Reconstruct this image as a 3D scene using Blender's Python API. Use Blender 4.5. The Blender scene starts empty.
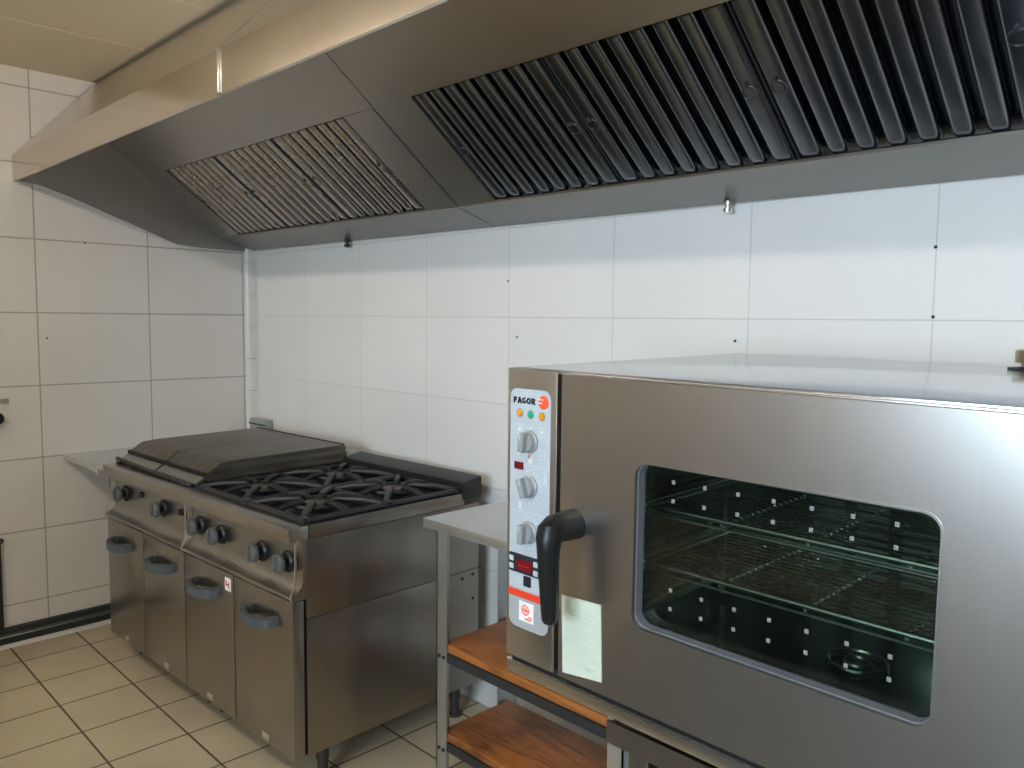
import bpy, bmesh, math, random
from mathutils import Vector, Matrix, Euler
random.seed(7)
S = bpy.context.scene
COL = S.collection
PI = math.pi

# ------------------------------------------------------------------ materials
def mat(name, base=(.5, .5, .5), metal=0., rough=.5, **kw):
    m = bpy.data.materials.new(name); m.use_nodes = True
    b = m.node_tree.nodes['Principled BSDF']
    b.inputs['Base Color'].default_value = (*base, 1)
    b.inputs['Metallic'].default_value = metal
    b.inputs['Roughness'].default_value = rough
    for k, v in kw.items():
        b.inputs[k].default_value = v
    return m

def nodes(m):
    return m.node_tree.nodes, m.node_tree.links, m.node_tree.nodes['Principled BSDF']

def steel(name, base, rough, stretch=(1, 60, 60), bump=.02, spread=.12, tint=.12, blotch=3.):
    """brushed stainless steel: grain stretched along one axis and broad smudges"""
    m = mat(name, base, 1., rough)
    N, L, b = nodes(m)
    tc = N.new('ShaderNodeTexCoord'); mp = N.new('ShaderNodeMapping')
    mp.inputs['Scale'].default_value = stretch
    L.new(tc.outputs['Object'], mp.inputs['Vector'])
    n = N.new('ShaderNodeTexNoise'); n.inputs['Scale'].default_value = 8.; n.inputs['Detail'].default_value = 4.
    L.new(mp.outputs[0], n.inputs['Vector'])
    n2 = N.new('ShaderNodeTexNoise'); n2.inputs['Scale'].default_value = blotch; n2.inputs['Detail'].default_value = 5.
    L.new(tc.outputs['Object'], n2.inputs['Vector'])
    ad = N.new('ShaderNodeMath'); ad.operation = 'ADD'
    L.new(n.outputs['Fac'], ad.inputs[0]); L.new(n2.outputs['Fac'], ad.inputs[1])
    mr = N.new('ShaderNodeMapRange')
    mr.inputs['From Min'].default_value = .6; mr.inputs['From Max'].default_value = 1.4
    mr.inputs['To Min'].default_value = max(.03, rough - spread); mr.inputs['To Max'].default_value = rough + spread
    L.new(ad.outputs[0], mr.inputs['Value']); L.new(mr.outputs[0], b.inputs['Roughness'])
    r = N.new('ShaderNodeMapRange')
    r.inputs['From Min'].default_value = .6; r.inputs['From Max'].default_value = 1.4
    r.inputs['To Min'].default_value = 1 - tint; r.inputs['To Max'].default_value = 1 + tint * .5
    L.new(ad.outputs[0], r.inputs['Value'])
    mx = N.new('ShaderNodeVectorMath'); mx.operation = 'SCALE'
    mx.inputs[0].default_value = base
    L.new(r.outputs[0], mx.inputs['Scale']); L.new(mx.outputs[0], b.inputs['Base Color'])
    if bump:
        bp = N.new('ShaderNodeBump'); bp.inputs['Strength'].default_value = bump; bp.inputs['Distance'].default_value = .01
        L.new(n.outputs['Fac'], bp.inputs['Height']); L.new(bp.outputs[0], b.inputs['Normal'])
    return m

def tile_mat(name, ax, off, w, h, c1, c2, grout, mortar, rough, bump=.25, blotch=.06, grout_dark=None):
    """tiles on a plane in world coordinates; ax = the two world axes used"""
    m = mat(name, c1, 0., rough)
    N, L, b = nodes(m)
    g = N.new('ShaderNodeNewGeometry'); sp = N.new('ShaderNodeSeparateXYZ'); cb = N.new('ShaderNodeCombineXYZ')
    L.new(g.outputs['Position'], sp.inputs[0])
    L.new(sp.outputs[ax[0]], cb.inputs[0]); L.new(sp.outputs[ax[1]], cb.inputs[1])
    mp = N.new('ShaderNodeMapping'); mp.inputs['Location'].default_value = (-off[0] + 20 * w, -off[1] + 20 * h, 0)
    L.new(cb.outputs[0], mp.inputs[0])
    br = N.new('ShaderNodeTexBrick'); br.offset = 0.; br.squash = 1.
    for k, v in dict(Scale=1., Bias=0.).items(): br.inputs[k].default_value = v
    br.inputs['Mortar Size'].default_value = mortar; br.inputs['Mortar Smooth'].default_value = .3
    br.inputs['Brick Width'].default_value = w; br.inputs['Row Height'].default_value = h
    br.inputs['Color1'].default_value = (*c1, 1); br.inputs['Color2'].default_value = (*c2, 1)
    br.inputs['Mortar'].default_value = (*grout, 1)
    L.new(mp.outputs[0], br.inputs['Vector'])
    n = N.new('ShaderNodeTexNoise'); n.inputs['Scale'].default_value = 2.2; n.inputs['Detail'].default_value = 6.
    L.new(g.outputs['Position'], n.inputs['Vector'])
    mr = N.new('ShaderNodeMapRange'); mr.inputs['To Min'].default_value = 1 - blotch; mr.inputs['To Max'].default_value = 1 + blotch
    mr.inputs['From Min'].default_value = .3; mr.inputs['From Max'].default_value = .7
    L.new(n.outputs['Fac'], mr.inputs['Value'])
    vm = N.new('ShaderNodeVectorMath'); vm.operation = 'SCALE'
    L.new(br.outputs['Color'], vm.inputs[0]); L.new(mr.outputs[0], vm.inputs['Scale'])
    L.new(vm.outputs[0], b.inputs['Base Color'])
    rr = N.new('ShaderNodeMapRange'); rr.inputs['To Min'].default_value = rough; rr.inputs['To Max'].default_value = .7
    L.new(br.outputs['Fac'], rr.inputs['Value']); L.new(rr.outputs[0], b.inputs['Roughness'])
    iv = N.new('ShaderNodeMath'); iv.operation = 'SUBTRACT'; iv.inputs[0].default_value = 1.
    L.new(br.outputs['Fac'], iv.inputs[1])
    n3 = N.new('ShaderNodeTexNoise'); n3.inputs['Scale'].default_value = 5.; L.new(g.outputs['Position'], n3.inputs['Vector'])
    a2 = N.new('ShaderNodeMath'); a2.operation = 'MULTIPLY_ADD'; a2.inputs[1].default_value = .25
    L.new(n3.outputs['Fac'], a2.inputs[0]); L.new(iv.outputs[0], a2.inputs[2])
    bp = N.new('ShaderNodeBump'); bp.inputs['Strength'].default_value = bump; bp.inputs['Distance'].default_value = .004
    L.new(a2.outputs[0], bp.inputs['Height']); L.new(bp.outputs[0], b.inputs['Normal'])
    return m

def wood(name, base, dark):
    m = mat(name, base, 0., .45)
    N, L, b = nodes(m)
    tc = N.new('ShaderNodeTexCoord'); mp = N.new('ShaderNodeMapping'); mp.inputs['Scale'].default_value = (1.2, 9, 9)
    L.new(tc.outputs['Object'], mp.inputs[0])
    n = N.new('ShaderNodeTexNoise'); n.inputs['Scale'].default_value = 4.; n.inputs['Detail'].default_value = 8.; n.inputs['Distortion'].default_value = 1.6
    L.new(mp.outputs[0], n.inputs['Vector'])
    n2 = N.new('ShaderNodeTexNoise'); n2.inputs['Scale'].default_value = 6.; n2.inputs['Detail'].default_value = 3.
    L.new(tc.outputs['Object'], n2.inputs['Vector'])
    ad = N.new('ShaderNodeMath'); ad.operation = 'ADD'
    L.new(n.outputs['Fac'], ad.inputs[0]); L.new(n2.outputs['Fac'], ad.inputs[1])
    cr = N.new('ShaderNodeValToRGB'); e = cr.color_ramp.elements
    e[0].position = .36; e[0].color = (*dark, 1); e[1].position = .56; e[1].color = (*base, 1)
    hf = N.new('ShaderNodeMath'); hf.operation = 'MULTIPLY'; hf.inputs[1].default_value = .5
    L.new(ad.outputs[0], hf.inputs[0]); L.new(hf.outputs[0], cr.inputs[0]); L.new(cr.outputs[0], b.inputs['Base Color'])
    return m

def emis(name, col, s):
    m = mat(name, col, 0., .4); N, L, b = nodes(m)
    b.inputs['Emission Color'].default_value = (*col, 1); b.inputs['Emission Strength'].default_value = s
    return m

def glass_mat(name, tint, gloss=.04):
    m = bpy.data.materials.new(name); m.use_nodes = True
    N, L = m.node_tree.nodes, m.node_tree.links
    N.clear()
    o = N.new('ShaderNodeOutputMaterial'); t = N.new('ShaderNodeBsdfTransparent'); t.inputs[0].default_value = (*tint, 1)
    g = N.new('ShaderNodeBsdfGlossy'); g.inputs['Roughness'].default_value = .03
    f = N.new('ShaderNodeFresnel'); f.inputs[0].default_value = 1.45
    mx = N.new('ShaderNodeMixShader')
    L.new(f.outputs[0], mx.inputs[0]); L.new(t.outputs[0], mx.inputs[1]); L.new(g.outputs[0], mx.inputs[2])
    L.new(mx.outputs[0], o.inputs[0])
    return m

M = {}
M['wall_back'] = tile_mat('white_wall_tiles', (0, 2), (.431, 1.3955), .45, .302, (.80, .795, .775), (.82, .815, .80), (.60, .59, .57), .0019, .16, .22, .02)
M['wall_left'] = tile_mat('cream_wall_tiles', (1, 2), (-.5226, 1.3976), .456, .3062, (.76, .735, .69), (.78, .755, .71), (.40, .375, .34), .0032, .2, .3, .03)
M['floor'] = tile_mat('tan_floor_tiles', (0, 1), (.161, -.882), .2525, .2505, (.52, .44, .30), (.56, .475, .33), (.12, .085, .055), .0042, .35, .5, .14)
M['ceiling'] = mat('tan_ceiling_paint', (.62, .545, .41), 0., .6)
M['plaster'] = mat('cream_plaster', (.67, .59, .49), 0., .7)
M['skirt'] = mat('white_skirting_tile', (.74, .72, .69), 0., .3)
M['cove'] = mat('white_corner_tile', (.80, .79, .77), 0., .2)
M['oven'] = steel('brushed_oven_steel', (.52, .505, .485), .30, (24, 24, .8), 0, .012, .03, 2.)
M['oven_top'] = steel('polished_oven_top', (.60, .61, .63), .15, (2, 40, 40), 0, .04, .05)
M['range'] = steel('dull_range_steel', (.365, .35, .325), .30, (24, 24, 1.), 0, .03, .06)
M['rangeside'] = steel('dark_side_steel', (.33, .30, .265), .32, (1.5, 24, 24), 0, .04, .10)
M['hood'] = steel('hood_steel', (.46, .445, .43), .33, (2, 50, 50), 0, .05, .05)
M['gutter'] = steel('hood_gutter_steel', (.27, .26, .24), .38, (2, 50, 50), 0, .05, .06)
M['lip'] = steel('polished_hood_lip', (.59, .525, .45), .18, (2, 60, 60), 0, .04, .05)  # warm glow of the lamp reflection is mixed into this tint
M['baffle'] = steel('greasy_filter_steel', (.22, .23, .255), .25, (3, 3, 3), 0, .03, .08)
M['filter_ring'] = mat('filter_ring_wire', (.16, .16, .17), 1., .4)
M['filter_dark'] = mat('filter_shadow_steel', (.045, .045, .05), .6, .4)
M['bright'] = mat('bright_steel_edge', (.82, .82, .80), 1., .22)
M['table'] = steel('dull_table_top', (.70, .71, .71), .42, (3, 40, 40), 0, .06, .05)
M['galv'] = steel('galvanised_steel', (.60, .64, .65), .45, (30, 30, 2), .01, .1, .1)
M['wood'] = wood('stained_pine', (.41, .145, .034), (.10, .032, .009))
M['angle'] = mat('black_angle_iron', (.035, .038, .04), .3, .45)
M['black'] = mat('black_plastic', (.010, .011, .012), 0., .36, **{'Specular IOR Level': .35})
M['gap'] = mat('dark_gap', (.012, .011, .01), 0., .7)
M['iron'] = mat('black_cast_iron', (.022, .021, .022), .15, .42)
M['pan'] = mat('sooty_hob_pan', (.03, .027, .026), .4, .45)
M['brass'] = steel('worn_burner_cap', (.17, .14, .11), .45, (10, 10, 10), .05, .1, .3)
M['grid'] = steel('greasy_griddle_plate', (.27, .24, .205), .46, (9, .35, 6), .04, .10, .75, 3.)
M['knob'] = mat('grey_knob', (.115, .12, .125), .25, .45)
M['handle'] = mat('blue_grey_handle', (.082, .094, .106), .1, .42)
M['label'] = mat('pale_panel_film', (.47, .52, .56), 0., .35)
M['label_low'] = mat('grey_panel_film', (.36, .385, .40), 0., .35)
M['dial'] = mat('grey_dial', (.32, .335, .35), .1, .4)
M['white'] = mat('white_print', (.68, .71, .74), 0., .5)
M['ink'] = mat('black_print', (.01, .012, .02), 0., .5)
M['red'] = mat('red_print', (.78, .05, .02), 0., .45)
M['orange'] = mat('orange_print', (.9, .10, .035), 0., .4)
M['amber'] = mat('amber_lamp', (.75, .30, .01), 0., .25)
M['green'] = mat('green_lamp', (.01, .42, .20), 0., .25)
M['redlcd'] = mat('dark_red_display', (.16, .004, .010), 0., .2)
M['redled'] = emis('lit_digit', (1, .05, .05), .5)
M['paper'] = mat('pale_green_paper', (.60, .67, .56), 0., .6)
M['faint'] = mat('faint_paper_print', (.56, .635, .535), 0., .6)
M['sticker'] = mat('white_sticker', (.85, .84, .83), 0., .5)
M['gasket'] = mat('grey_window_gasket', (.15, .158, .18), .1, .4)
M['cavity'] = mat('dark_oven_lining', (.24, .26, .245), .95, .20)
M['wire'] = mat('oven_rack_wire', (.62, .66, .62), 1., .28)
M['guard'] = mat('dull_guard_steel', (.50, .54, .51), 1., .3)
M['glass'] = glass_mat('oven_glass', (.78, .86, .82))
M['dot'] = mat('pale_spacer', (.20, .205, .20), 0., .5)
M['trunk'] = mat('black_rubber_trim', (.022, .030, .027), 0., .5)
M['cap'] = mat('brass_vent_cap', (.50, .42, .31), 1., .35)
M['tube'] = emis('lit_tube', (1., .90, .77), 42.)
M['fixture'] = mat('lamp_body', (.8, .8, .78), 0., .4)
M['winframe'] = mat('white_window_frame', (.7, .7, .7), 0., .4)
M['pane'] = glass_mat('window_glass', (.96, .98, 1.))
M['box'] = mat('grey_green_box', (.36, .38, .33), 0., .5)

# ------------------------------------------------------------------ mesh builder
class B:
    def __init__(s): s.bm = bmesh.new()
    def box(s, x0, x1, y0, y1, z0, z1, bev=0., seg=2, rot=None):
        r = bmesh.ops.create_cube(s.bm, size=1.)
        v = r['verts']
        bmesh.ops.scale(s.bm, vec=(abs(x1 - x0), abs(y1 - y0), abs(z1 - z0)), verts=v)
        if rot: bmesh.ops.rotate(s.bm, cent=(0, 0, 0), matrix=rot, verts=v)
        bmesh.ops.translate(s.bm, vec=((x0 + x1) / 2, (y0 + y1) / 2, (z0 + z1) / 2), verts=v)
        if bev:
            es = list({e for q in v for e in q.link_edges})
            bmesh.ops.bevel(s.bm, geom=es, offset=bev, segments=seg, affect='EDGES', profile=.6)
        return s
    def poly(s, pts, faces):
        vs = [s.bm.verts.new(p) for p in pts]
        for f in faces:
            try: s.bm.faces.new([vs[i] for i in f])
            except ValueError: pass
        return s
    def prism(s, prof, fn0, fn1, cap=True):
        """profile (a,b) list swept from fn0(a,b) to fn1(a,b)"""
        a = [s.bm.verts.new(fn0(*p)) for p in prof]; b = [s.bm.verts.new(fn1(*p)) for p in prof]
        n = len(prof)
        for i in range(n):
            s.bm.faces.new((a[i], a[(i + 1) % n], b[(i + 1) % n], b[i]))
        if cap:
            s.bm.faces.new(a[::-1]); s.bm.faces.new(b)
        return s
    def xprism(s, prof, x0, x1): return s.prism(prof, lambda y, z: (x0, y, z), lambda y, z: (x1, y, z))
    def yprism(s, prof, y0, y1): return s.prism(prof, lambda x, z: (x, y0, z), lambda x, z: (x, y1, z))
    def zprism(s, prof, z0, z1): return s.prism(prof, lambda x, y: (x, y, z0), lambda x, y: (x, y, z1))
    def tube(s, pts, rad, seg=12, cap=True, flat=1.):
        pts = [Vector(p) for p in pts]; n = len(pts)
        R = rad if isinstance(rad, (list, tuple)) else [rad] * n
        rings = []; up = None
        for i, p in enumerate(pts):
            t = (pts[min(i + 1, n - 1)] - pts[max(i - 1, 0)]).normalized()
            if up is None:
                up = Vector((0, 0, 1)) if abs(t.z) < .9 else Vector((0, 1, 0))
            u = (up - t * up.dot(t)).normalized(); w = t.cross(u); up = u
            rings.append([s.bm.verts.new(p + (u * math.cos(2 * PI * k / seg) * flat + w * math.sin(2 * PI * k / seg)) * R[i]) for k in range(seg)])
        for i in range(n - 1):
            for k in range(seg):
                s.bm.faces.new((rings[i][k], rings[i][(k + 1) % seg], rings[i + 1][(k + 1) % seg], rings[i + 1][k]))
        if cap:
            s.bm.faces.new(rings[0][::-1]); s.bm.faces.new(rings[-1])
        return s
    def lathe(s, prof, cen, axis=(0, 0, 1), seg=24):
        """prof: (r, h) along axis"""
        ax = Vector(axis).normalized()
        u = (Vector((1, 0, 0)) if abs(ax.x) < .9 else Vector((0, 1, 0))); u = (u - ax * u.dot(ax)).normalized(); w = ax.cross(u)
        c = Vector(cen); rings = []
        for r, h in prof:
            rings.append([s.bm.verts.new(c + ax * h + (u * math.cos(2 * PI * k / seg) + w * math.sin(2 * PI * k / seg)) * max(r, 1e-5)) for k in range(seg)])
        for i in range(len(prof) - 1):
            for k in range(seg):
                s.bm.faces.new((rings[i][k], rings[i][(k + 1) % seg], rings[i + 1][(k + 1) % seg], rings[i + 1][k]))
        s.bm.faces.new(rings[0][::-1]); s.bm.faces.new(rings[-1])
        return s
    def ring(s, cen, R, r, axis=(0, 0, 1), seg=20, sub=6):
        ax = Vector(axis).normalized(); u = (Vector((1, 0, 0)) if abs(ax.x) < .9 else Vector((0, 1, 0))); u = (u - ax * u.dot(ax)).normalized(); w = ax.cross(u)
        c = Vector(cen); rings = []
        for k in range(seg):
            d = u * math.cos(2 * PI * k / seg) + w * math.sin(2 * PI * k / seg)
            rings.append([s.bm.verts.new(c + d * (R + r * math.cos(2 * PI * j / sub)) + ax * r * math.sin(2 * PI * j / sub)) for j in range(sub)])
        for k in range(seg):
            a, b = rings[k], rings[(k + 1) % seg]
            for j in range(sub):
                s.bm.faces.new((a[j], a[(j + 1) % sub], b[(j + 1) % sub], b[j]))
        return s
    def plate_hole(s, outer, inner, y0, y1):
        """plate in xz with a hole; outer, inner: closed loops of the same length"""
        n = len(outer)
        V = [[s.bm.verts.new((x, y, z)) for x, z in lp] for y in (y0, y1) for lp in (outer, inner)]
        o0, i0, o1, i1 = V
        for k in range(n):
            j = (k + 1) % n
            for q in ((o0[k], o0[j], i0[j], i0[k]), (o1[j], o1[k], i1[k], i1[j]), (o0[j], o0[k], o1[k], o1[j]), (i0[k], i0[j], i1[j], i1[k])):
                s.bm.faces.new(q)
        return s
    def build(s, name, m, parent=None, smooth=35):
        bm = s.bm
        bmesh.ops.recalc_face_normals(bm, faces=bm.faces[:])
        for f in bm.faces: f.smooth = True
        lim = math.radians(smooth)
        for e in bm.edges:
            e.smooth = not (len(e.link_faces) != 2 or e.calc_face_angle(0) > lim)
        me = bpy.data.meshes.new(name); bm.to_mesh(me); bm.free()
        me.materials.append(M[m] if isinstance(m, str) else m)
        o = bpy.data.objects.new(name, me); COL.objects.link(o)
        if parent: o.parent = parent
        return o

def rrect(x0, x1, z0, z1, r, seg=6):
    if not isinstance(r, (list, tuple)): r = [r] * 4      # bl, br, tr, tl
    out = []
    for (cx, cz, a0), q in zip(((x0, z0, PI), (x1, z0, 1.5 * PI), (x1, z1, 0), (x0, z1, .5 * PI)), r):
        ox = cx + (q if cx == x0 else -q); oz = cz + (q if cz == z0 else -q)
        for k in range(seg + 1):
            a = a0 + .5 * PI * k / seg
            out.append((ox + q * math.cos(a), oz + q * math.sin(a)))
    return out

def tag(o, label=None, cat=None, group=None, kind=None):
    if label: o['label'] = label
    if cat: o['category'] = cat
    if group: o['group'] = group
    if kind: o['kind'] = kind
    return o

def thing(name, label, cat, loc=(0, 0, 0), rot=(0, 0, 0), group=None):
    o = bpy.data.objects.new(name, None); COL.objects.link(o)
    o.empty_display_size = .1
    o.location = loc; o.rotation_euler = rot
    return tag(o, label, cat, group)

def struct(name, b, m):
    return tag(b.build(name, m), kind='structure')

def copy_tree(o, parent=None):
    c = o.copy(); COL.objects.link(c)
    if parent: c.parent = parent
    for ch in list(o.children): copy_tree(ch, c)
    return c

# ------------------------------------------------------------------ room
XL, XR, YF, ZC = -.05, 5.0, -4.4, 2.39
struct('floor', B().box(XL - .1, XR + .1, YF - .1, .1, -.1, 0), 'floor')
struct('ceiling', B().box(XL - .1, XR + .1, YF - .1, .1, ZC, ZC + .1), 'ceiling')
struct('wall_back', B().box(XL - .1, XR + .1, 0, .1, 0, ZC), 'wall_back')
struct('wall_left', B().box(XL - .1, XL, YF, 0, 0, ZC), 'wall_left')
struct('wall_right', B().box(XR, XR + .1, YF, 0, 0, ZC), 'plaster')
WX0, WX1, WZ0, WZ1 = 2.75, 4.75, 1.0, 2.15
WXC = (WX0 + WX1) / 2
b = B()
b.box(XL - .1, WX0, YF - .1, YF, 0, ZC).box(WX1, XR + .1, YF - .1, YF, 0, ZC).box(WX0, WX1, YF - .1, YF, 0, WZ0).box(WX0, WX1, YF - .1, YF, WZ1, ZC)
struct('wall_front', b, 'plaster')
struct('trim_3', B().box(XL, XR, YF, YF + .012, 0, .55), mat('added_dark_dado', (.13, .12, .11), 0., .5))  # unseen dark band, added so the oven door reflects something dim
w = tag(bpy.data.objects.new('window_1', None), kind='structure'); COL.objects.link(w)
b = B()
for x in (WX0, (WX0 + WX1) / 2 - .025, WX1 - .05): b.box(x, x + .05, YF - .07, YF - .02, WZ0, WZ1)
for z in (WZ0, WZ1 - .05): b.box(WX0 + .05, WX1 - .05, YF - .069, YF - .021, z, z + .05)
b.build('window_frame', 'winframe', w)
B().box(WX0 + .04, WX1 - .04, YF - .046, YF - .040, WZ0 + .04, WZ1 - .04).build('window_glass', 'pane', w)
# faint panel joint lines of the ceiling
b = B()
for x in (.55, 1.11):
    b.box(x - .002, x + .002, -4.3, -.74, ZC - .0015, ZC + .002)
struct('trim_1', b, mat('ceiling_joint', (.68, .60, .45), 0., .7))
# corner cove tiles: one vertical strip in short pieces
b = B()
z = .06
prof = [(XL, 0), (XL, -.058), (XL + .010, -.054), (XL + .017, -.044), (XL + .019, -.030), (XL + .019, 0)]
while z < 2.3:
    b.zprism([(x, y) for x, y in prof], z + .001, z + .1585); z += .16
struct('trim_2', b, 'cove')
# skirting strips
b = B()
b.xprism([(0, 0), (0, .075), (-.008, .075), (-.016, .02), (-.03, 0)], XL, XR)
struct('baseboard_back', b, 'skirt')
b = B()
b.yprism([(XL, 0), (XL, .07), (XL + .008, .07), (XL + .016, .02), (XL + .03, 0)], YF, -.03)
struct('baseboard_left', b, 'skirt')
# black sloping rubber trunking above the left skirting with an upright at its near end
t = thing('rubber_trunking', 'black rubber-edged trunking running low along the left tiled wall', 'trunking', (XL, 0, 0))
b = B()
for (za, zb, d0) in ((.052, .082, .016), (.012, .044, .022)):
    pr = [(0, za), (0, zb), (d0, zb - .004), (d0, za + .004)]
    b.prism(pr, lambda x, z: (x, -1.75, z - .004), lambda x, z: (x, -.09, z + .008))
b.build('rail', 'trunk', t)
B().box(.0, .012, -1.75, -.09, .040, .058).build('channel', mat('trunk_channel', (.10, .125, .115), 0., .4), t)
B().box(0, .02, -1.185, -1.149, .08, .455, .004).build('upright', 'trunk', t)
B().lathe([(.010, 0), (.012, .006), (.009, .014), (.003, .017)], (.014, -1.149, .456), (1, 0, 0), 14).build('bolt', 'trunk', t)
# dark knob and bracket at the frame's edge on the left wall
t = thing('wall_hook', 'small dark round hook fixed to the left wall tiles', 'hook', (XL, -1.146, .965))
B().lathe([(.010, 0), (.010, .02), (.024, .022), (.026, .034), (.020, .042), (.004, .044)], (0, 0, 0), (1, 0, 0), 18).build('grip', 'black', t)
B().box(0, .006, .018, .05, .058, .078, .002).build('bracket', mat('beige_bracket', (.34, .30, .24), 0., .6), t)
# plugged drill holes in the tiles
plugs = [((1.776, 0, 1.519), (0, -1, 0), 'dark plug hole in the back wall tiles above the control panel of the oven'),
         ((1.822, 0, 1.329), (0, -1, 0), 'dark plug hole just over the top left corner of the oven'),
         ((3.130, 0, 1.557), (0, -1, 0), 'dark plug hole under the hood in the rightmost vertical tile joint'),
         ((3.132, 0, 1.403), (0, -1, 0), 'dark plug hole at the rightmost crossing of tile joints'),
         ((2.645, 0, 1.337), (0, -1, 0), 'dark plug hole in the back wall low beside a tile joint behind the oven'),
         ((XL, -.785, 1.701), (1, 0, 0), 'dark plug hole on the left wall just under the hood'),
         ((XL, -.946, 1.291), (1, 0, 0), 'dark plug hole on the left wall beside a vertical joint at mid height')]
for p, n, lb in plugs:
    o = B().lathe([(.0036, 0), (.0040, .0012), (.002, .002)], (0, 0, 0), n, 10).build('wall_plug', 'ink')
    o.location = p; tag(o, lb, 'wall plug', 'plugged holes in the wall tiles')
# grey-green box low on the back wall behind the griddle
t = thing('junction_box', 'small grey-green box on the back wall behind the griddle', 'box', (.02, 0, .835))
B().box(-.06, .10, -.05, 0, -.05, .045, .006).build('case', 'box', t)
B().box(-.062, .102, -.053, -.046, .018, .024, .001).build('lid_joint', 'gap', t)

t = thing('added_floor_mat', 'unseen dark floor mat added to dim the reflection in the oven', 'mat', (3.1, -2.6, 0))  # added out of view to darken what the lower oven front reflects
B().box(-1.5, 1.5, -.85, .85, 0, .012, .005).build('mat_sheet', mat('added_dark_mat', (.035, .037, .036), 0., .6), t)
# ------------------------------------------------------------------ hood
HT = .0075                                  # the hood hangs very slightly lower to the right
hood = thing('extractor_hood', 'long stainless steel extractor hood with baffle filters over the cooking line', 'extractor hood', (XL, 0, 1.720), (0, HT, 0))
X1, X2 = 1.73 - XL, 3.50 - XL               # section joint and far end, local x
SL = .758                                   # slope of the filter plane
RY = -1.05
def pz(y): return -.048 - SL * (y + .06)    # filter plane height (local z) at y
NV = Vector((0, SL, 1)).normalized()        # plane normal (up and back)
def onplane(x, y, d=0):                     # d: distance below the plane, towards the cook
    p = Vector((x, y, pz(y))) - NV * d
    return p
LZ0, LZ1 = .211, .315                       # lip bottom and top
for (a, c) in ((.004, X1 + .128), (X1 + .134, X2)):
    B().xprism([(RY, LZ0), (RY, LZ1), (RY + .004, LZ1), (RY + .004, LZ0 + .010), (RY + .009, LZ0 + .010), (RY + .009, LZ0)], a, c).build('front_lip', 'lip', hood)
    B().xprism([(RY + .0, LZ1), (RY + .004, LZ1 + .006), (-.735, ZC - 1.720 - .012), (-.735, ZC - 1.720 - .018), (RY + .006, LZ1 - .002)], a, c).build('top_panel', 'lip', hood)
B().box(X1 + .126, X1 + .136, RY - .004, RY + .003, LZ0 + .002, LZ1, .002).build('seam_strip', 'bright', hood)
# side cheeks: left one against the wall, right one at the far end
def cheek(x):
    prof = [(RY + .002, LZ0), (RY + .002, LZ1), (-.74, ZC - 1.720 - .016), (-.02, ZC - 1.720 - .016), (-.02, -.008), (-.10, -.008), (-.296, -.004), (-.387, .003), (-.43, .018), (-.472, .035), (-.598, .083), (-.685, .114), (-.772, .148), (-.882, .185), (-.970, .212)]
    return B().xprism(prof, x, x + .006)
cheek(.001).build('side_cheek', 'hood', hood)
cheek(X2).build('side_cheek', 'hood', hood)
# sloped underside, one sheet per section, with openings for the filters
YT, YB = -.520, -.182                       # top and bottom of the filter opening
YTOP = -.80
sections = [(.004, X1 - .002, [(.172 - XL, 1.567 - XL, 3)]), (X1 + .002, X2 - .002, [(1.91 - XL, 3.385 - XL, 3)])]
def sheet(b, x0, x1, y0, y1, th=.003):
    P = [onplane(x, y, 0) for x, y in ((x0, y0), (x1, y0), (x1, y1), (x0, y1))]
    Q = [p + NV * th for p in P]
    b.poly(P + Q, [(0, 1, 2, 3), (7, 6, 5, 4), (0, 4, 5, 1), (1, 5, 6, 2), (2, 6, 7, 3), (3, 7, 4, 0)])
for (a, c, ops) in sections:
    b = B()
    fx0, fx1, nf = ops[0]
    sheet(b, a, c, YTOP, YT)                # broad band above the filters
    sheet(b, a, fx0, YT, -.187); sheet(b, fx1, c, YT, -.187); sheet(b, fx0, fx1, YB, -.187)
    b.build('under_panel', 'hood', hood)
    # gutter along the wall: its front face tips down and forward
    B().xprism([(-.190, .046), (-.192, .052), (-.186, .056), (-.14, .044), (-.022, .006), (-.012, .06), (-.008, .06), (-.008, 0), (-.022, -.001)], a, c).build('gutter', 'gutter', hood)
# raised flat strip between the two filter banks on the first section
b = B()
for x0, x1 in ((X1 - .155, X1 - .004),):
    P = [onplane(x, y, .002) for x, y in ((x0, YT), (x1, YT), (x1, -.192), (x0, -.192))]; Q = [p + NV * .003 for p in P]
    b.poly(P + Q, [(0, 1, 2, 3), (7, 6, 5, 4), (0, 4, 5, 1), (1, 5, 6, 2), (2, 6, 7, 3), (3, 7, 4, 0)])
b.build('joint_strip', 'hood', hood)
LEN = (YB - YT) * math.sqrt(1 + SL * SL)
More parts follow.
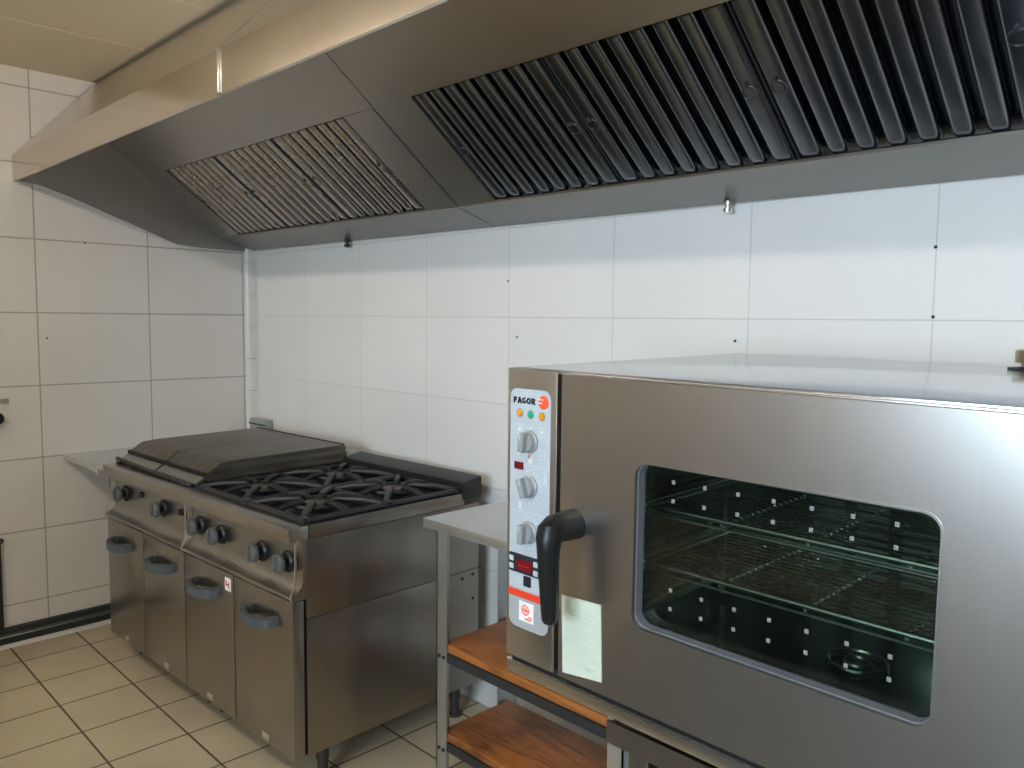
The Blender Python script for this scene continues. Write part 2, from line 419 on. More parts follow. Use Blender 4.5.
# a filter in its own coordinates: x across, y from top (0) down the slope (LEN), z towards the cook
def make_filter(w, m):
    f = B()
    # back tray, side frames
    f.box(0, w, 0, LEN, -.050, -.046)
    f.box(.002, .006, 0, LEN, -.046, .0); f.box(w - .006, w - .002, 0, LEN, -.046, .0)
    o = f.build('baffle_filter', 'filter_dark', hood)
    n = 8; p = w / n; b = B()
    for k in range(n):
        c = p * (k + .5); hw = p * .33; r = .010
        if k in (0, n - 1): hw = p * .40
        # U-channel louver with rounded shoulders and a rounded lower end
        sec = [(-hw, -.020)] + [(-hw + r - r * math.cos(q), -.0 - r + r * math.sin(q)) for q in (0, .5, 1.05, PI / 2)] + \
              [(hw - r + r * math.sin(q), -r + r * math.cos(q)) for q in (0, .5, 1.05, PI / 2)] + [(hw, -.020)]
        rings = []
        for y, dz, sc in ((.004, 0, 1), (LEN * .5, 0, 1), (LEN - .030, 0, 1), (LEN - .018, -.002, .95), (LEN - .008, -.006, .80), (LEN - .002, -.012, .55)):
            rings.append([b.bm.verts.new((c + x * sc, y, z + dz)) for x, z in sec])
        for i in range(len(rings) - 1):
            for j in range(len(sec) - 1):
                b.bm.faces.new((rings[i][j], rings[i][j + 1], rings[i + 1][j + 1], rings[i + 1][j]))
        b.bm.faces.new(rings[0]); b.bm.faces.new(rings[-1][::-1])
        # back baffle facing the gap
        if k < n - 1:
            b.box(c + p * .5 - p * .27, c + p * .5 + p * .27, .004, LEN - .02, -.040, -.037)
    b.build('louvers', m, o)
    for c in (p * .5, w - p * .5):
        h = B()
        h.ring((c, LEN * .50, .0012), .017, .0011, (0, 0, 1), 18, 5)
        h.box(c - .004, c + .004, LEN * .50 - .024, LEN * .50 - .012, -.001, .005, .001)
        h.build('pull_ring', 'filter_ring', o)
    return o
ex, ey = Vector((1, 0, 0)), Vector((0, 1, -SL)).normalized()
for (fx0, fx1, nf), m in ((sections[0][2][0], 'baffle_tan'), (sections[1][2][0], 'baffle')):
    if m == 'baffle_tan':
        M[m] = steel('lit_brownish_filter_steel', (.50, .47, .44), .28, (3, 3, 3), 0, .02, .03)  # left bank: bright tan reflections put into the base colour
    fw = (fx1 - fx0) / nf
    src = make_filter(fw - .003, m)
    for k in range(nf):
        o = src if k == 0 else copy_tree(src, hood)
        ez = -NV
        mt = Matrix((ex, ey, ez)).transposed().to_4x4(); mt.translation = onplane(fx0 + k * fw + .0015, YT, .0)
        # ex x ey = ez keeps the filter un-mirrored
        o.matrix_local = mt
for i, x in enumerate((.832 - XL, 2.629 - XL)):
    B().lathe([(.011, 0), (.011, -.010), (.006, -.012), (.006, -.016), (.012, -.018), (.012, -.028), (.004, -.031)], (x, -.03, .002), (0, 0, 1), 14).build('drain_plug', 'bright' if i else 'black', hood)

# ------------------------------------------------------------------ cooking line: griddle unit and four-burner range
TH = .033
UW = .698
RX, RYY = 1.75, -.811
def unit_origin(k):                          # local x runs 0 .. -UW from the unit's front right corner
    return (RX - math.cos(TH) * UW * k, RYY - math.sin(TH) * UW * k, 0)
RZ = (0, 0, TH)
BACK = .733
def base_unit(t):
    """cabinet shared by both units"""
    b = B()
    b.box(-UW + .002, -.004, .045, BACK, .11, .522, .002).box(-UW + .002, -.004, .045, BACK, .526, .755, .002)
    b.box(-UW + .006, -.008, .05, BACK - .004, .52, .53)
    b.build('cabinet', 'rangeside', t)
    B().box(-UW + .01, -.012, .030, .046, .115, .58).build('door_recess', 'gap', t)
    for i, (x0, x1) in enumerate(((-UW + .003, -UW / 2 - .003), (-UW / 2 + .003, -.003))):
        d = B().box(x0, x1, 0, .036, .11, .581, .003).build('door', 'range', t)
        c = (x0 + x1) / 2 - .005 + (.012 if i else 0)
        # bow handle: flat grey loop standing off the door
        h = B(); n = 16; hw = .080
        sec = []
        for k in range(n + 1):
            a = PI * k / n
            x = c - hw * math.cos(a); y = -.056 * (math.sin(a) ** .6)
            sec.append((x, y))
        for zz0, zz1, in ((.490, .520),):
            inner = [(c + (x - c) * .86, y * .78 + .004) for x, y in sec]
            ring = sec + inner[::-1]
            m_ = len(sec)
            lo = [h.bm.verts.new((x, min(y, .002), zz0 - (.002 if abs(y) > .03 else 0))) for x, y in ring]
            hi = [h.bm.verts.new((x, min(y, .002), zz1 - (.003 if abs(y) > .03 else 0))) for x, y in ring]
            N_ = len(ring)
            for k in range(N_):
                j = (k + 1) % N_
                h.bm.faces.new((lo[k], lo[j], hi[j], hi[k]))
            for k in range(m_ - 1):
                q = (k, k + 1, N_ - 2 - k, N_ - 1 - k)
                h.bm.faces.new([lo[i_] for i_ in q[::-1]]); h.bm.faces.new([hi[i_] for i_ in q])
        h.box(c - hw - .006, c - hw + .014, -.004, .002, .492, .512, .002); h.box(c + hw - .014, c + hw + .006, -.004, .002, .492, .518, .002)
        h.build('door_handle', 'handle', d)
        B().box(c - .012, c + .026, -.005, .001, .122, .145, .003).build('door_badge', 'bright', d)
    # control panel that curves out into the lip over the doors
    prof = [(.046, .757), (.034, .757), (.033, .64), (.029, .622), (.017, .609), (.004, .602), (-.004, .598), (-.006, .592), (-.004, .586), (.0, .584), (.046, .584)]
    B().xprism(prof, -UW + .002, -.002).build('control_panel', 'range', t)
    e = [(.046, .760), (.018, .760), (.010, .752), (.008, .74), (.007, .64), (.000, .618), (-.008, .604), (-.009, .588), (-.004, .583), (.046, .583)]
    e2 = e[1:-1]; e2 = e2 + [(y + .005, z + (.002 if z < .62 else 0)) for y, z in e2[::-1]]
    for x in (-UW + .0005, -.0042): B().xprism(e2, x, x + .0037).build('end_trim', 'bright', t)
    # top frame: front fascia and ledge
    b = B()
    b.box(-UW + .001, -.001, -.012, .052, .756, .797, .004)
    b.build('top_frame', 'ledge', t)
    for x in (-UW + .001, -.010): B().box(x, x + .009, .0525, .66, .757, .797, .002).build('side_rim', 'rangeside', t)
    B().box(-UW + .009, -.009, .050, .665, .75, .786).build('hob_pan', 'pan', t)
    for x in (-UW + .05, -.045):
        for y in (.12, .66):
            B().lathe([(.026, 0), (.026, .008), (.016, .014), (.016, .06), (.020, .062), (.020, .112)], (x, y, 0), (0, 0, 1), 16).build('foot', 'footm', t)
M['footm'] = mat('shaded_adjustable_foot', (.06, .055, .05), .5, .5)  # colour darkened to stand in for the shade under the range
M['ledge'] = steel('pinkish_ledge_steel', (.47, .435, .395), .34, (2, 50, 50), 0, .06, .10)
def knob(t, x, z, r=.0295):
    y = .0335
    k = B().lathe([(r * 1.08, 0), (r * 1.08, -.004), (r * .92, -.009), (r * .45, -.009), (r * .45, -.026)], (x, y, z), (0, 1, 0), 24).build('control_knob', 'black', t)
    c = B().lathe([(r * .80, -.024), (r * .97, -.026), (r, -.032), (r * .97, -.038), (r * .88, -.041), (r * .5, -.042)], (x, y, z), (0, 1, 0), 24)
    c.box(x - .0035, x + .0035, y - .046, y - .040, z - r * .8, z + r * .8, .0015)
    c.build('knob_cap', 'knob', k)

gr = thing('griddle_range', 'steel griddle range with two ribbed dark plates nearest the left wall', 'griddle', unit_origin(1), RZ)
base_unit(gr)
for x, z in ((-.585, .690), (-.235, .690)): knob(gr, x, z)
for x, z in ((-.400, .713), (-.055, .706)):
    B().lathe([(.013, 0), (.013, -.004), (.009, -.012), (.004, -.014)], (x - .03, .0345, z - .004), (0, 1, 0), 16).build('ignition_button', 'black', gr)
prof = [(.086, .838), (.1425, .874), (.20, .878), (.655, .884), (.664, .876), (.668, .815), (.088, .815)]
for x0, x1 in ((-.685, -.347), (-.341, -.003)):
    g = B().xprism(prof, x0, x1)
    gp = g.build('griddle_plate', 'grid', gr)
    r = B(); q = B(); n = 20
    for k in range(n):
        x = x0 + (x1 - x0) * (k + .5) / n
        r.box(x - .0045, x + .0045, .080, .092, .832, .846, .002)
        q.box(x - .0035, x + .0035, .650, .662, .878, .887, .001)
    r.build('rib_edging', 'iron', gp); q.build('rib_edging', 'iron', gp)
    B().xprism([(.090, .836), (.052, .812), (.050, .806), (.058, .800), (.092, .822)], x0 + .004, x1 - .004).build('grease_chute', 'range', gr)
B().tube([(-.69, .043, .815), (-.5, .041, .811), (-.34, .040, .807), (-.16, .041, .806), (-.02, .044, .803)], .0075, 10).build('front_bar', 'iron', gr)
for x in (-.66, -.53, -.36, -.20, -.06): B().box(x - .012, x + .012, .030, .062, .796, .806, .003).build('bar_foot', 'iron', gr)
B().box(-.69, -.008, .085, .655, .782, .818).build('plate_frame', 'iron', gr)
B().xprism([(.672, .776), (.672, .838), (.68, .846), (.735, .85), (.737, .776)], -UW + .002, -.002).build('flue', 'box', gr)

bn = thing('gas_range', 'four-burner gas range with black pan supports, standing beside the shelf table', 'stove', unit_origin(0), RZ)
base_unit(bn)
for x, z in ((-.640, .682), (-.490, .680), (-.230, .679), (-.082, .679)): knob(bn, x, z)
tn = B().box(-.403, -.366, -.0012, .0005, .525, .566).build('door_sticker', 'sticker', bn)
s = B(); s.box(-.397, -.390, -.002, -.001, .540, .558); s.box(-.394, -.378, -.002, -.001, .542, .547); s.box(-.382, -.376, -.002, -.001, .534, .552)
s.build('sticker_print', 'red', tn)
for (y, z) in ((.655, .500), (.705, .505), (.705, .42), (.705, .17)):
    B().lathe([(.005, 0), (.006, .002), (.003, .004)], (-.004, y, z), (1, 0, 0), 10).build('panel_screw', 'ink', bn)
# black splash flue along the back
B().xprism([(.655, .776), (.655, .832), (.668, .838), (.733, .848), (.736, .842), (.736, .775)], -UW + .004, .004).build('flue', 'iron', bn)
BX, BY = (-.521, -.183), (.200, .500)
for x in BX:
    for y in BY:
        b = B()
        b.lathe([(.075, 0), (.072, .008), (.050, .012), (.050, .020), (.044, .022)], (x, y, .781), (0, 0, 1), 24)
        o = b.build('burner', 'pan', bn)
        B().lathe([(.046, 0), (.048, .004), (.046, .010), (.036, .012), (.030, .009), (.010, .009)], (x, y, .803), (0, 0, 1), 24).build('burner_cap', 'brass', o)
        g = B(); w2, d2 = .161, .146; z = .810
        def bar(p, q, r=.0072): g.tube([p, q], r, 8)
        c4 = [(x - w2, y - d2), (x + w2, y - d2), (x + w2, y + d2), (x - w2, y + d2)]
        for k in range(4):
            p, q = c4[k], c4[(k + 1) % 4]
            bar((*p, z - .006), (*q, z - .006), .0105)
            g.box(p[0] - .011, p[0] + .011, p[1] - .011, p[1] + .011, .783, z + .006, .003)
        for k in range(8):
            a = PI / 4 * k + .0
            dx, dy = math.cos(a), math.sin(a)
            L = min(w2 / max(abs(dx), 1e-6), d2 / max(abs(dy), 1e-6))
            i0 = .046
            g.tube([(x + dx * L, y + dy * L, z - .004), (x + dx * (L * .7), y + dy * L * .7, z + .008), (x + dx * (i0 + .012), y + dy * (i0 + .012), z + .012), (x + dx * i0, y + dy * i0, z + .002)], [.0105, .0105, .0092, .007], 8)
        g.ring((x, y, z - .002), .078, .008, (0, 0, 1), 22, 6)
        g.build('burner_grate', 'iron', bn)

# steel filler shelf bridging the gap between left wall and griddle
t = thing('filler_shelf', 'plain steel shelf filling the corner between griddle and left wall', 'shelf', (XL, 0, 0))
B().zprism([(0, -.895), (.452, -.891), (.452, -.880), (.394, -.878), (.370, -.10), (.0, -.10)], .782, .790).build('shelf_plate', 'table', t)
B().box(.0, .438, -.900, -.895, .768, .790, .001).build('front_fold', 'table', t)
B().box(.425, .449, -.905, -.880, .764, .794, .003).build('end_clip', 'bright', t)
B().box(.0, .020, -.86, -.14, .760, .782).build('wall_bracket', 'galv', t)

# ------------------------------------------------------------------ shelf table
TX, TY = 1.931, -.49
t = thing('shelf_table', 'grey-topped work table on angle-iron legs with two stained wood shelves', 'table', (TX, TY, 0))
B().box(0, .755, 0, .455, .783, .809, .002).build('table_top', 'table', t)
B().box(-.0006, .7556, -.0008, .001, .782, .787).build('top_edge', 'galv', t)
for x, y, sx, sy in ((.054, .008, 1, 1), (.062, .292, 1, -1), (.735, .008, -1, 1), (.735, .292, -1, -1)):
    g = B()
    w = .046
    g.box(x, x + sx * w, y, y + sy * .004, 0, .783); g.box(x, x + sx * .004, y, y + sy * w, 0, .783)
    lg = g.build('leg', 'galv', t)
    for z in (.412, .134):
        for dx in (.014, .034):
            g = B(); g.lathe([(.0055, 0), (.0055, -.003), (.003, -.005)], (x + sx * dx, y - (0 if sy > 0 else -.0) , z), (0, sy, 0), 8)
            g.build('bolt', 'gap', lg)
for z in (.452, .186):
    sh = B().box(.072, .735, .013, .288, z - .024, z, .003)
    sh.build('shelf_board', 'wood', t)
    a = B()
    a.box(.102, .731, .006, .013, z - .050, z - .024); a.box(.102, .731, .013, .034, z - .0285, z - .0245)
    a.box(.078, .731, .284, .290, z - .048, z - .025); a.box(.073, .079, .016, .286, z - .048, z - .025)
    a.build('shelf_rail', 'angle', t)

# ------------------------------------------------------------------ oven stand
OX, OY, OZ = 2.7236, -.9208, 1.3029
st = thing('oven_stand', 'low stainless frame stand carrying the combi oven', 'stand', (OX, OY, 0), (0, 0, .0016))
ZT = OZ - .578                                # under the oven strip, at the left corner
b = B()
b.box(.232, .88, .006, .012, ZT - .030, ZT + .007); b.box(.232, .88, .70, .706, ZT - .026, ZT + .008)
b.box(.232, .238, .012, .70, ZT - .024, ZT + .002); b.box(.874, .88, .012, .70, ZT - .032, ZT - .004)
b.build('apron', 'range', st)
B().box(.239, .873, .0125, .699, ZT - .010, ZT - .004).build('top_plate', 'range', st)
for x, y in ((.272, .0125), (.83, .0125), (.272, .655), (.83, .655)):
    l = B().box(x, x + .040, y, y + .04, .02, ZT - .0075, .003).build('leg', 'range', st)
    B().lathe([(.024, 0), (.022, .006), (.010, .010), (.010, .03)], (x + .02, y + .02, 0), (0, 0, 1), 14).build('leg_foot', 'black', l)
for x, x2 in ((.318, .325), (.80, .815)):
    sd = B().box(x2, x2 + .006, .02, .66, .16, ZT - .03).build('side_panel', 'range', st)
    for z in (.20, .30, .40, .50, .60): B().box(x, x + .02, .02, .66, z, z + .004).build('tray_rail', 'galv', sd)

# ------------------------------------------------------------------ combi oven
ov = thing('combi_oven', 'stainless combi oven with windowed door and control panel with three dials', 'oven', (OX, OY, OZ), (.009, .0079, .0016))
W, D, H = .905, .82, .529
b = B()
y0 = .052
b.box(0, .012, y0, D, -H, -.003); b.box(W - .012, W, y0, D, -H, -.003); b.box(.012, W - .012, D - .012, D, -H, -.003)
b.box(.012, W - .012, y0, D - .012, -H, -H + .012)
b.plate_hole(rrect(.012, W - .012, -H + .012, -.012, .001), rrect(.20, .835, -.47, -.075, .02), y0, y0 + .01)
b.build('casing', 'oven', ov)
b = B().box(-.0, W, .020, D, -.003, 0, .0012)
b.build('top_cover', 'oven_top', ov)
# inside of the cooking chamber
b = B()
cx0, cx1, cy0, cy1, cz0, cz1 = .195, .840, y0 + .012, .70, -.475, -.070
b.box(cx0 - .004, cx0, cy0, cy1, cz0, cz1).box(cx1, cx1 + .004, cy0, cy1, cz0, cz1).box(cx0, cx1, cy1, cy1 + .004, cz0, cz1)
b.box(cx0, cx1, cy0, cy1, cz0 - .004, cz0).box(cx0, cx1, cy0, cy1, cz1, cz1 + .004)
ch = b.build('cooking_chamber', 'cavity', ov)
for x in (cx0 + .012, cx1 - .018):
    b = B()
    for y in (.11, .40): b.box(x, x + .006, y, y + .006, -.46, -.09)
    for z in (-.425, -.327, -.2297, -.135): b.box(x - .004, x + .010, .10, .42, z, z + .004)
    b.build('runner_frame', 'wire', ch)
b = B().lathe([(.07, 0), (.07, -.006), (.055, -.012), (.02, -.014)], (.50, cy1 - .002, -.27), (0, 1, 0), 28)
for k in range(20):
    for c in range(6): b.box(.26 + c * .094, .325 + c * .094, cy1 - .006, cy1 - .002, -.455 + k * .018, -.446 + k * .018)
b.build('fan_grille', 'guard', ch)
b = B().ring((.52, .30, cz0 + .006), .045, .003, (0, 0, 1), 24, 6).ring((.52, .30, cz0 + .005), .02, .003, (0, 0, 1), 18, 6)
b.build('drain_ring', 'wire', ch)
def rack(z, y0, y1):
    r = B(); x0, x1 = .24, .80
    r.tube([(x0, y0, z), (x1, y0, z)], .0036, 8).tube([(x0, y1, z), (x1, y1, z)], .0036, 8)
    r.tube([(x0, y0, z), (x0, y1, z)], .0036, 8).tube([(x1, y0, z), (x1, y1, z)], .0036, 8)
    r.tube([(x0, y0 - .0, z - .012), (x1, y0, z - .012)], .0022, 6)
    for k in range(1, 15): r.tube([(x0, y0 + (y1 - y0) * k / 15, z - .003), (x1, y0 + (y1 - y0) * k / 15, z - .003)], .0014, 5)
    for x in (x0 + .14, x0 + .28, x0 + .42): r.tube([(x, y0, z - .006), (x, y1, z - .006)], .0030, 6)
    return r
R0 = []
for z, lb in ((-.322, 'wire rack on the lower runner, seen through the oven window'), (-.2247, 'wire rack on the upper runner, seen through the oven window')):
    o = rack(0, .0, .29).build('oven_rack', 'wire')
    o.location = Matrix.Translation(Vector((OX, OY, OZ))) @ Euler((.009, .0079, .0016)).to_matrix().to_4x4() @ Vector((0, .097, z))
    o.rotation_euler = (.009, .0079, .0016)
    tag(o, lb, 'oven rack', 'wire racks inside the oven')
# door leaf with its rounded window
DX0, DX1 = .1285, W - .012
WX0, WX1, WZ0_, WZ1_ = .2815, .7245, -.397, -.130
win = rrect(WX0, WX1, WZ0_, WZ1_, .024, 8)
out = rrect(DX0, DX1, -H, -.0035, .0015, 8)
d = B().plate_hole(out, win, 0, .034).build('door', 'oven', ov)
B().box(DX0 + .001, DX1, -.0010, .034, -.0060, -.0022, .0014, 3).build('top_edge', 'bright', d)  # paler strip added as the highlight on the door's top edge
# rim round the opening
b = B(); win2 = rrect(WX0 + .002, WX1 - .002, WZ0_ + .002, WZ1_ - .002, .022, 8)
b.plate_hole(rrect(WX0 - .0012, WX1 + .0012, WZ0_ - .0012, WZ1_ + .0012, .025, 8), win2, -.001, .008)
b.build('window_rim', 'oven', d)
b = B(); b.plate_hole(rrect(WX0 + .001, WX1 - .001, WZ0_ + .001, WZ1_ - .001, .023, 8), rrect(WX0 + .0035, WX1 - .0035, WZ0_ + .0035, WZ1_ - .0035, .021, 8), .008, .025)
b.build('window_gasket', 'gasket', d)
B().box(WX0 + .004, WX1 - .004, .024, .028, WZ0_ + .004, WZ1_ - .004).build('window_pane', 'glass', d)
for zr in (-.1580, -.1873, -.3277, -.3574):
    for k in range(7):
        x = .3388 + k * .0545
        B().box(x - .0029, x + .0029,   .0222, .0240, zr - .0032, zr + .0032, .0008).build('spacer_dot', 'dot', d)
# black lever handle: straight out of the door, then down
hx = .160
pts = [(hx, .002, -.254), (hx, -.030, -.2530), (hx + .001, -.050, -.253), (hx + .002, -.061, -.258), (hx + .003, -.065, -.268), (hx + .003, -.066, -.285), (hx + .004, -.066, -.330), (hx + .005, -.065, -.37), (hx + .006, -.064, -.400), (hx + .006, -.064, -.406)]
rad = [.0260, .0245, .0240, .0235, .0215, .0190, .0165, .0148, .0135, .0105]
B().tube(pts, rad, 20).build('lever_handle', 'black', d)
# paper sheet stuck to the door
pa = B(); pp = [(.1358, -.3826), (.2212, -.3776), (.2262, -.5077), (.1404, -.5189)]
pa.poly([(x, -.0012, z) for x, z in pp] + [(x, -.0001, z) for x, z in pp], [(0, 1, 2, 3), (7, 6, 5, 4), (0, 4, 5, 1), (1, 5, 6, 2), (2, 6, 7, 3), (3, 7, 4, 0)])
pa = tag(pa.build('door_notice', 'paper', d), 'pale green paper notice')
b = B()
for k in range(13):
    f = .14 + k * .058
    x0, z0 = .1375 + .0046 * f + .006, -.384 - .132 * f
    L = (.066, .058, .07, .048)[k % 4]
    b.box(x0, x0 + L, -.0018, -.0011, z0 - .0012, z0 + .0012)
b.box(.1425, .150, -.0018, -.0011, -.396, -.391); b.box(.190, .200, -.0018, -.0011, -.500, -.492)
b.build('notice_print', 'faint', pa)
# dark gap and control column
B().plate_hole(rrect(.006, W - .014, -H + .002, -.004, .001), rrect(.215, .820, -.455, -.09, .02), .036, y0).build('door_seal', 'gap', ov)
pn = B().box(0, .1150, 0, .050, -H, -.0005, .0015).build('control_column', 'oven', ov)
B().box(.1140, .1190, -.0015, .04, -H + .001, -.002, .0022, 3).build('column_edge', 'bright', pn)  # window glint on the rounded edge, made as a paler steel strip
def film(z0, z1, r, m, nm, y=-.0012):
    return B().yprism(rrect(.0075, .1045, z0, z1, r, 6), y, .0).build(nm, m, pn)
up = film(-.398, -.0355, [.001, .001, .016, .016], 'label', 'upper_film')
lo = film(-.470, -.398, [.018, .018, .001, .001], 'label_low', 'lower_film')
B().box(.0058, .1037, -.0018, -.0002, -.4135, -.4005).build('red_stripe', 'red', pn)
# maker's name in heavy block capitals, drawn as thick strokes
b = B()
LW, LH, T = .0094, .0112, .0034
def stroke(p, q, t=T):
    p, q = Vector(p), Vector(q); d = (q - p).normalized(); n = Vector((-d.y, d.x)) * t / 2
    loop = [p + n, q + n, q - n, p - n]
    b.yprism([(c.x, c.y) for c in loop], -.0019, -.0010)
def arc(cx, cz, rx, rz, a0, a1, n=14, t=T):
    o_ = [(cx + rx * math.cos(a0 + (a1 - a0) * k / n), cz + rz * math.sin(a0 + (a1 - a0) * k / n)) for k in range(n + 1)]
    i_ = [(cx + (rx - t) * math.cos(a0 + (a1 - a0) * k / n), cz + (rz - t * .85) * math.sin(a0 + (a1 - a0) * k / n)) for k in range(n + 1)]
    for k in range(n): b.yprism([o_[k], o_[k + 1], i_[k + 1], i_[k]], -.0019, -.0010)
lx, lz = .0155, -.0618
h = T / 2
stroke((lx + h, lz), (lx + h, lz + LH)); stroke((lx, lz + LH - h), (lx + LW * .88, lz + LH - h)); stroke((lx, lz + LH * .50), (lx + LW * .78, lz + LH * .50))
lx += LW + .0008
stroke((lx + .001, lz), (lx + LW / 2, lz + LH)); stroke((lx + LW - .0005, lz), (lx + LW / 2, lz + LH)); stroke((lx + LW * .25, lz + LH * .28), (lx + LW * .75, lz + LH * .28), T * .8)
lx += LW + .0016
arc(lx + LW / 2, lz + LH / 2, LW / 2 + .0003, LH / 2, .75, 2 * PI - .35); stroke((lx + LW * .55, lz + LH * .42), (lx + LW + .0003, lz + LH * .42), T * .85); stroke((lx + LW - h + .0003, lz + .0016), (lx + LW - h + .0003, lz + LH * .5))
lx += LW + .0018
arc(lx + LW / 2, lz + LH / 2, LW / 2 + .0005, LH / 2, 0, 2 * PI, 24)
lx += LW + .0020
stroke((lx + h, lz), (lx + h, lz + LH)); stroke((lx, lz + LH - h), (lx + LW * .6, lz + LH - h)); stroke((lx, lz + LH * .46), (lx + LW * .6, lz + LH * .46), T * .9)
arc(lx + LW * .58, lz + LH * .70, LW * .40, LH * .30, -PI / 2, PI / 2, 10, T * .9); stroke((lx + LW * .48, lz + LH * .45), (lx + LW - .0005, lz))
b.build('maker_lettering', 'ink', up)
lg = B().lathe([(.0118, 0), (.0118, -.0012), (.0108, -.0016)], (.0885, -.0010, -.0560), (0, 1, 0), 28).build('emblem', 'orange', up)
b = B()
b.box(.0755, .0885, -.0034, -.0024, -.0520, -.0502); b.box(.0755, .0865, -.0034, -.0024, -.0580, -.0562)
b.build('emblem_print', 'white', lg)
for x, z, m in ((.0315, -.0790, 'amber'), (.0580, -.0795, 'green'), (.0850, -.0805, 'amber')):
    l = B().lathe([(.0066, 0), (.0066, -.002), (.0048, -.0038), (.0015, -.0042)], (x, -.0008, z), (0, 1, 0), 18).build('indicator_lamp', m, up)
    B().lathe([(.0084, 0), (.0084, -.0008), (.0070, -.0012)], (x, -.0008, z), (0, 1, 0), 18).build('lamp_ring', 'dial', l)
for i, z in enumerate((-.1275, -.2080, -.2905)):
    k = B().lathe([(.0205, 0), (.0200, -.003), (.0172, -.005), (.0172, -.012), (.0162, -.014), (.006, -.014)], (.0560, -.001, z), (0, 1, 0), 28).build('dial', 'dial', up)
    g = B(); rot = Matrix.Rotation((.12, -.35, .05)[i], 3, 'Y')
    g.box(.0560 - .0062, .0560 + .0062, -.0265, -.012, z - .0172, z + .0172, .003, 3, rot)
    g.build('dial_grip', 'dial', k)
    B().box(.0555, .0565, -.0275, -.0262, z + .004, z + .016).build('dial_mark', 'white', k)
# printed symbols round the dials
b = B()
def frame(x, z, w, h, t=.0011):
    b.box(x - w, x + w, -.0018, -.0010, z + h - t, z + h); b.box(x - w, x + w, -.0018, -.0010, z - h, z - h + t)
    b.box(x - w, x - w + t, -.0018, -.0010, z - h + t, z + h - t); b.box(x + w - t, x + w, -.0018, -.0010, z - h + t, z + h - t)
frame(.031, -.1075, .0072, .0085); frame(.0855, -.1085, .0075, .0085); frame(.0855, -.1485, .0075, .0085)
for x, z, w, h in ((.031, -.1075, .0030, .0040), (.029, -.147, .0030, .0060), (.058, -.160, .0050, .0065), (.058, -.1035, .0022, .0022), (.0855, -.1085, .0028, .003), (.0855, -.1485, .003, .0012),
                   (.058, -.178, .002, .002), (.034, -.205, .0022, .0016), (.0335, -.245, .003, .006)):
    b.box(x - w, x + w, -.0018, -.0010, z - h, z + h)
frame(.0935, -.190, .0042, .0105); b.box(.0927, .0943, -.0018, -.0010, -.196, -.184)
for cz in (-.208, -.2905):
    for k in range(11):
        a = -1.15 + k * .33
        if abs(a - .0) < 3: 
            x = .0560 + .0285 * math.sin(a + .9); z = cz + .0285 * math.cos(a + .9)
            b.box(x - .0014, x + .0014, -.0018, -.0010, z - .0014, z + .0014)
b.box(.012, .100, -.0018, -.0010, -.1705, -.1698); b.box(.012, .100, -.0018, -.0010, -.2560, -.2553)
b.build('dial_print', 'white', up)
B().box(.0535, .0575, -.0019, -.0010, -.1575, -.1515).build('dial_pointer', 'red', up)
B().box(.0195, .0415, -.0032, -.0005, -.1800, -.1665, .001).build('small_display', 'redlcd', up)
ds = B().box(.0105, .0880, -.006, -.0005, -.3675, -.3335, .002).build('display_bezel', 'ink', up)
B().box(.0315, .0700, -.0068, -.0055, -.3615, -.3415).build('display_screen', 'redlcd', ds)
b = B()
b.box(.037, .064, -.0073, -.0066, -.3535, -.3505)
b.build('display_glow', mat('dim_red', (.30, .010, .02), 0., .3), ds)
for x, z in ((.0185, -.3430), (.0185, -.3575), (.0785, -.3430), (.0785, -.3590)): B().box(x - .0055, x + .0055, -.0072, -.0052, z - .0050, z + .0050, .001).build('display_button', 'label', ds)
B().box(.0460, .0630, -.004, -.0005, -.3895, -.3710, .001).build('square_switch', 'ink', up)
sk = B().box(.0345, .0705, -.0020, -.0010, -.4555, -.4195).build('safety_sticker', 'sticker', lo)
b = B().ring((.0500, -.0022, -.4340), .0085, .0012, (0, 1, 0), 24, 4).ring((.0500, -.0022, -.4340), .0040, .0010, (0, 1, 0), 16, 4)
b.box(.0500, .0660, -.0028, -.0018, -.4510, -.4485); b.box(.0430, .0570, -.0028, -.0018, -.4352, -.4332); b.box(.0580, .0670, -.0028, -.0018, -.4460, -.4440)
b.build('sticker_print', 'orange', sk)
# long drip strip under the door
B().box(-.0015, W, .004, .10, -.5640, -.5395, .002).build('drip_strip', 'oven', ov)
B().box(-.0012, W, .0022, .006, -.5432, -.5378).build('strip_edge', 'bright', ov)  # highlight along the strip's top, put in as brighter steel
B().box(.004, W - .01, .012, .11, -.5395, -.528).build('bottom_gap', 'gap', ov)
B().box(.0, W, .11, D, -.564, -H, .001).build('base_tray', 'oven', ov)
# vent cap on the roof
v = B().lathe([(.047, 0), (.047, .003), (.026, .005), (.026, .004)], (.653, .73, .0), (0, 0, 1), 28).build('vent_flange', 'ink', ov)
B().lathe([(.026, .003), (.026, .012), (.036, .013), (.036, .034), (.033, .037), (.02, .037)], (.653, .73, 0), (0, 0, 1), 28).build('vent_cap', 'cap', v)

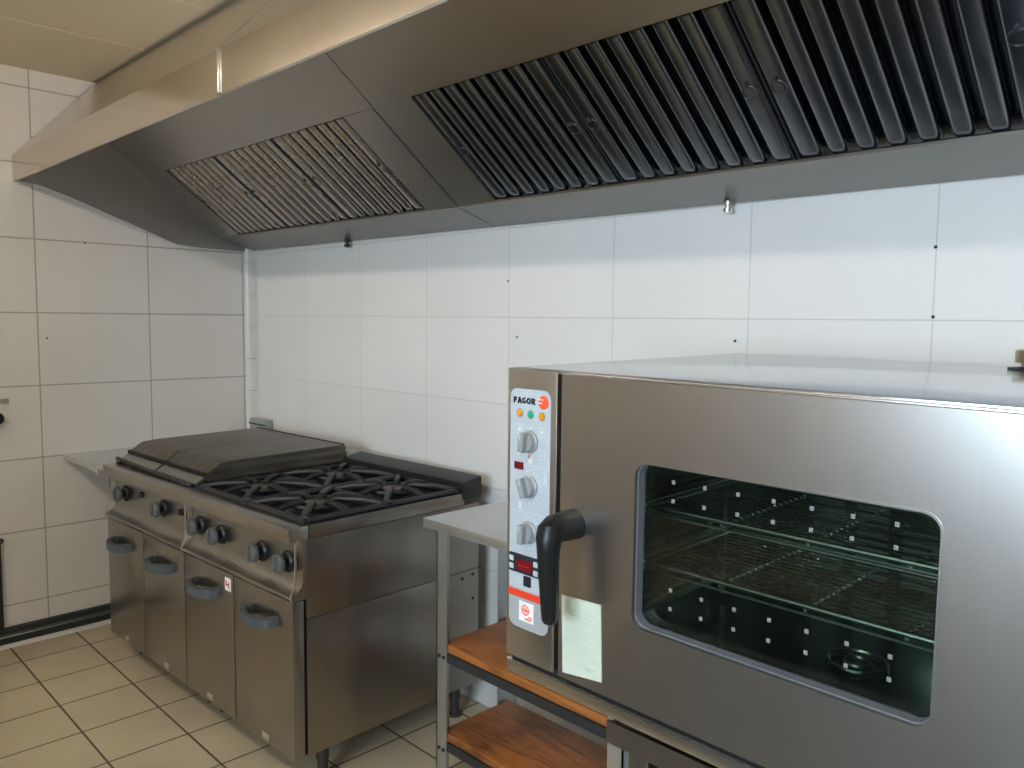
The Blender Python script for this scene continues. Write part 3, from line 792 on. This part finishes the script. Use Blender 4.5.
# ------------------------------------------------------------------ lamps and daylight
def batten(x0, x1, y, lb):
    t = thing('tube_light', lb, 'ceiling light', ((x0 + x1) / 2, y, ZC))
    h = (x1 - x0) / 2
    B().box(-h, h, -.035, .035, -.045, -.001, .006).build('lamp_body', 'fixture', t)
    for s_ in (-1, 1): B().box(s_ * h - (.02 if s_ > 0 else 0), s_ * h + (0 if s_ > 0 else .02), -.02, .02, -.085, -.044, .004).build('lamp_holder', 'fixture', t)
    B().tube([(-h + .02, 0, -.066), (h - .02, 0, -.066)], .014, 12).build('lamp_tube', 'tube', t)
batten(.3, 1.7, -2.28, 'fluorescent tube lamp on the ceiling facing the griddle')
batten(2.5, 3.7, -2.28, 'fluorescent tube lamp on the ceiling facing the oven')
la = bpy.data.lights.new('daylight', 'AREA'); la.shape = 'RECTANGLE'; la.size = 2.1; la.size_y = 1.2; la.energy = 104; la.color = (.72, .87, 1.)
lo_ = bpy.data.objects.new('daylight', la); COL.objects.link(lo_)
lo_.location = (WXC, YF - .35, 1.6); lo_.rotation_euler = (PI / 2, 0, 0)
wd = bpy.data.worlds.new('world'); S.world = wd; wd.use_nodes = True
bg = wd.node_tree.nodes['Background']; bg.inputs[0].default_value = (.75, .87, 1, 1); bg.inputs[1].default_value = 1.

# ------------------------------------------------------------------ camera
f, pitch, yaw, roll = 796.956, .0806397, .79201, .00971989
fw = Vector((-math.sin(yaw) * math.cos(pitch), math.cos(yaw) * math.cos(pitch), -math.sin(pitch)))
rt = Vector((math.cos(yaw), math.sin(yaw), 0)); up_ = rt.cross(fw)
r2 = rt * math.cos(roll) + up_ * math.sin(roll); u2 = -rt * math.sin(roll) + up_ * math.cos(roll)
cm = bpy.data.cameras.new('camera'); cm.sensor_width = 36; cm.lens = f / 1024 * 36; cm.clip_start = .02
co = bpy.data.objects.new('camera', cm); COL.objects.link(co)
mt = Matrix((r2, u2, -fw)).transposed().to_4x4(); mt.translation = Vector((3.741842, -1.916475, 1.388)); co.matrix_world = mt
S.camera = co
S.view_settings.view_transform = 'Standard'; S.view_settings.look = 'None'; S.view_settings.gamma = 1.; S.view_settings.exposure = .77
S.view_settings.use_curve_mapping = False
S.cycles.use_denoising = True
S.cycles.max_bounces = 10; S.cycles.diffuse_bounces = 5; S.cycles.glossy_bounces = 6; S.cycles.transparent_max_bounces = 12
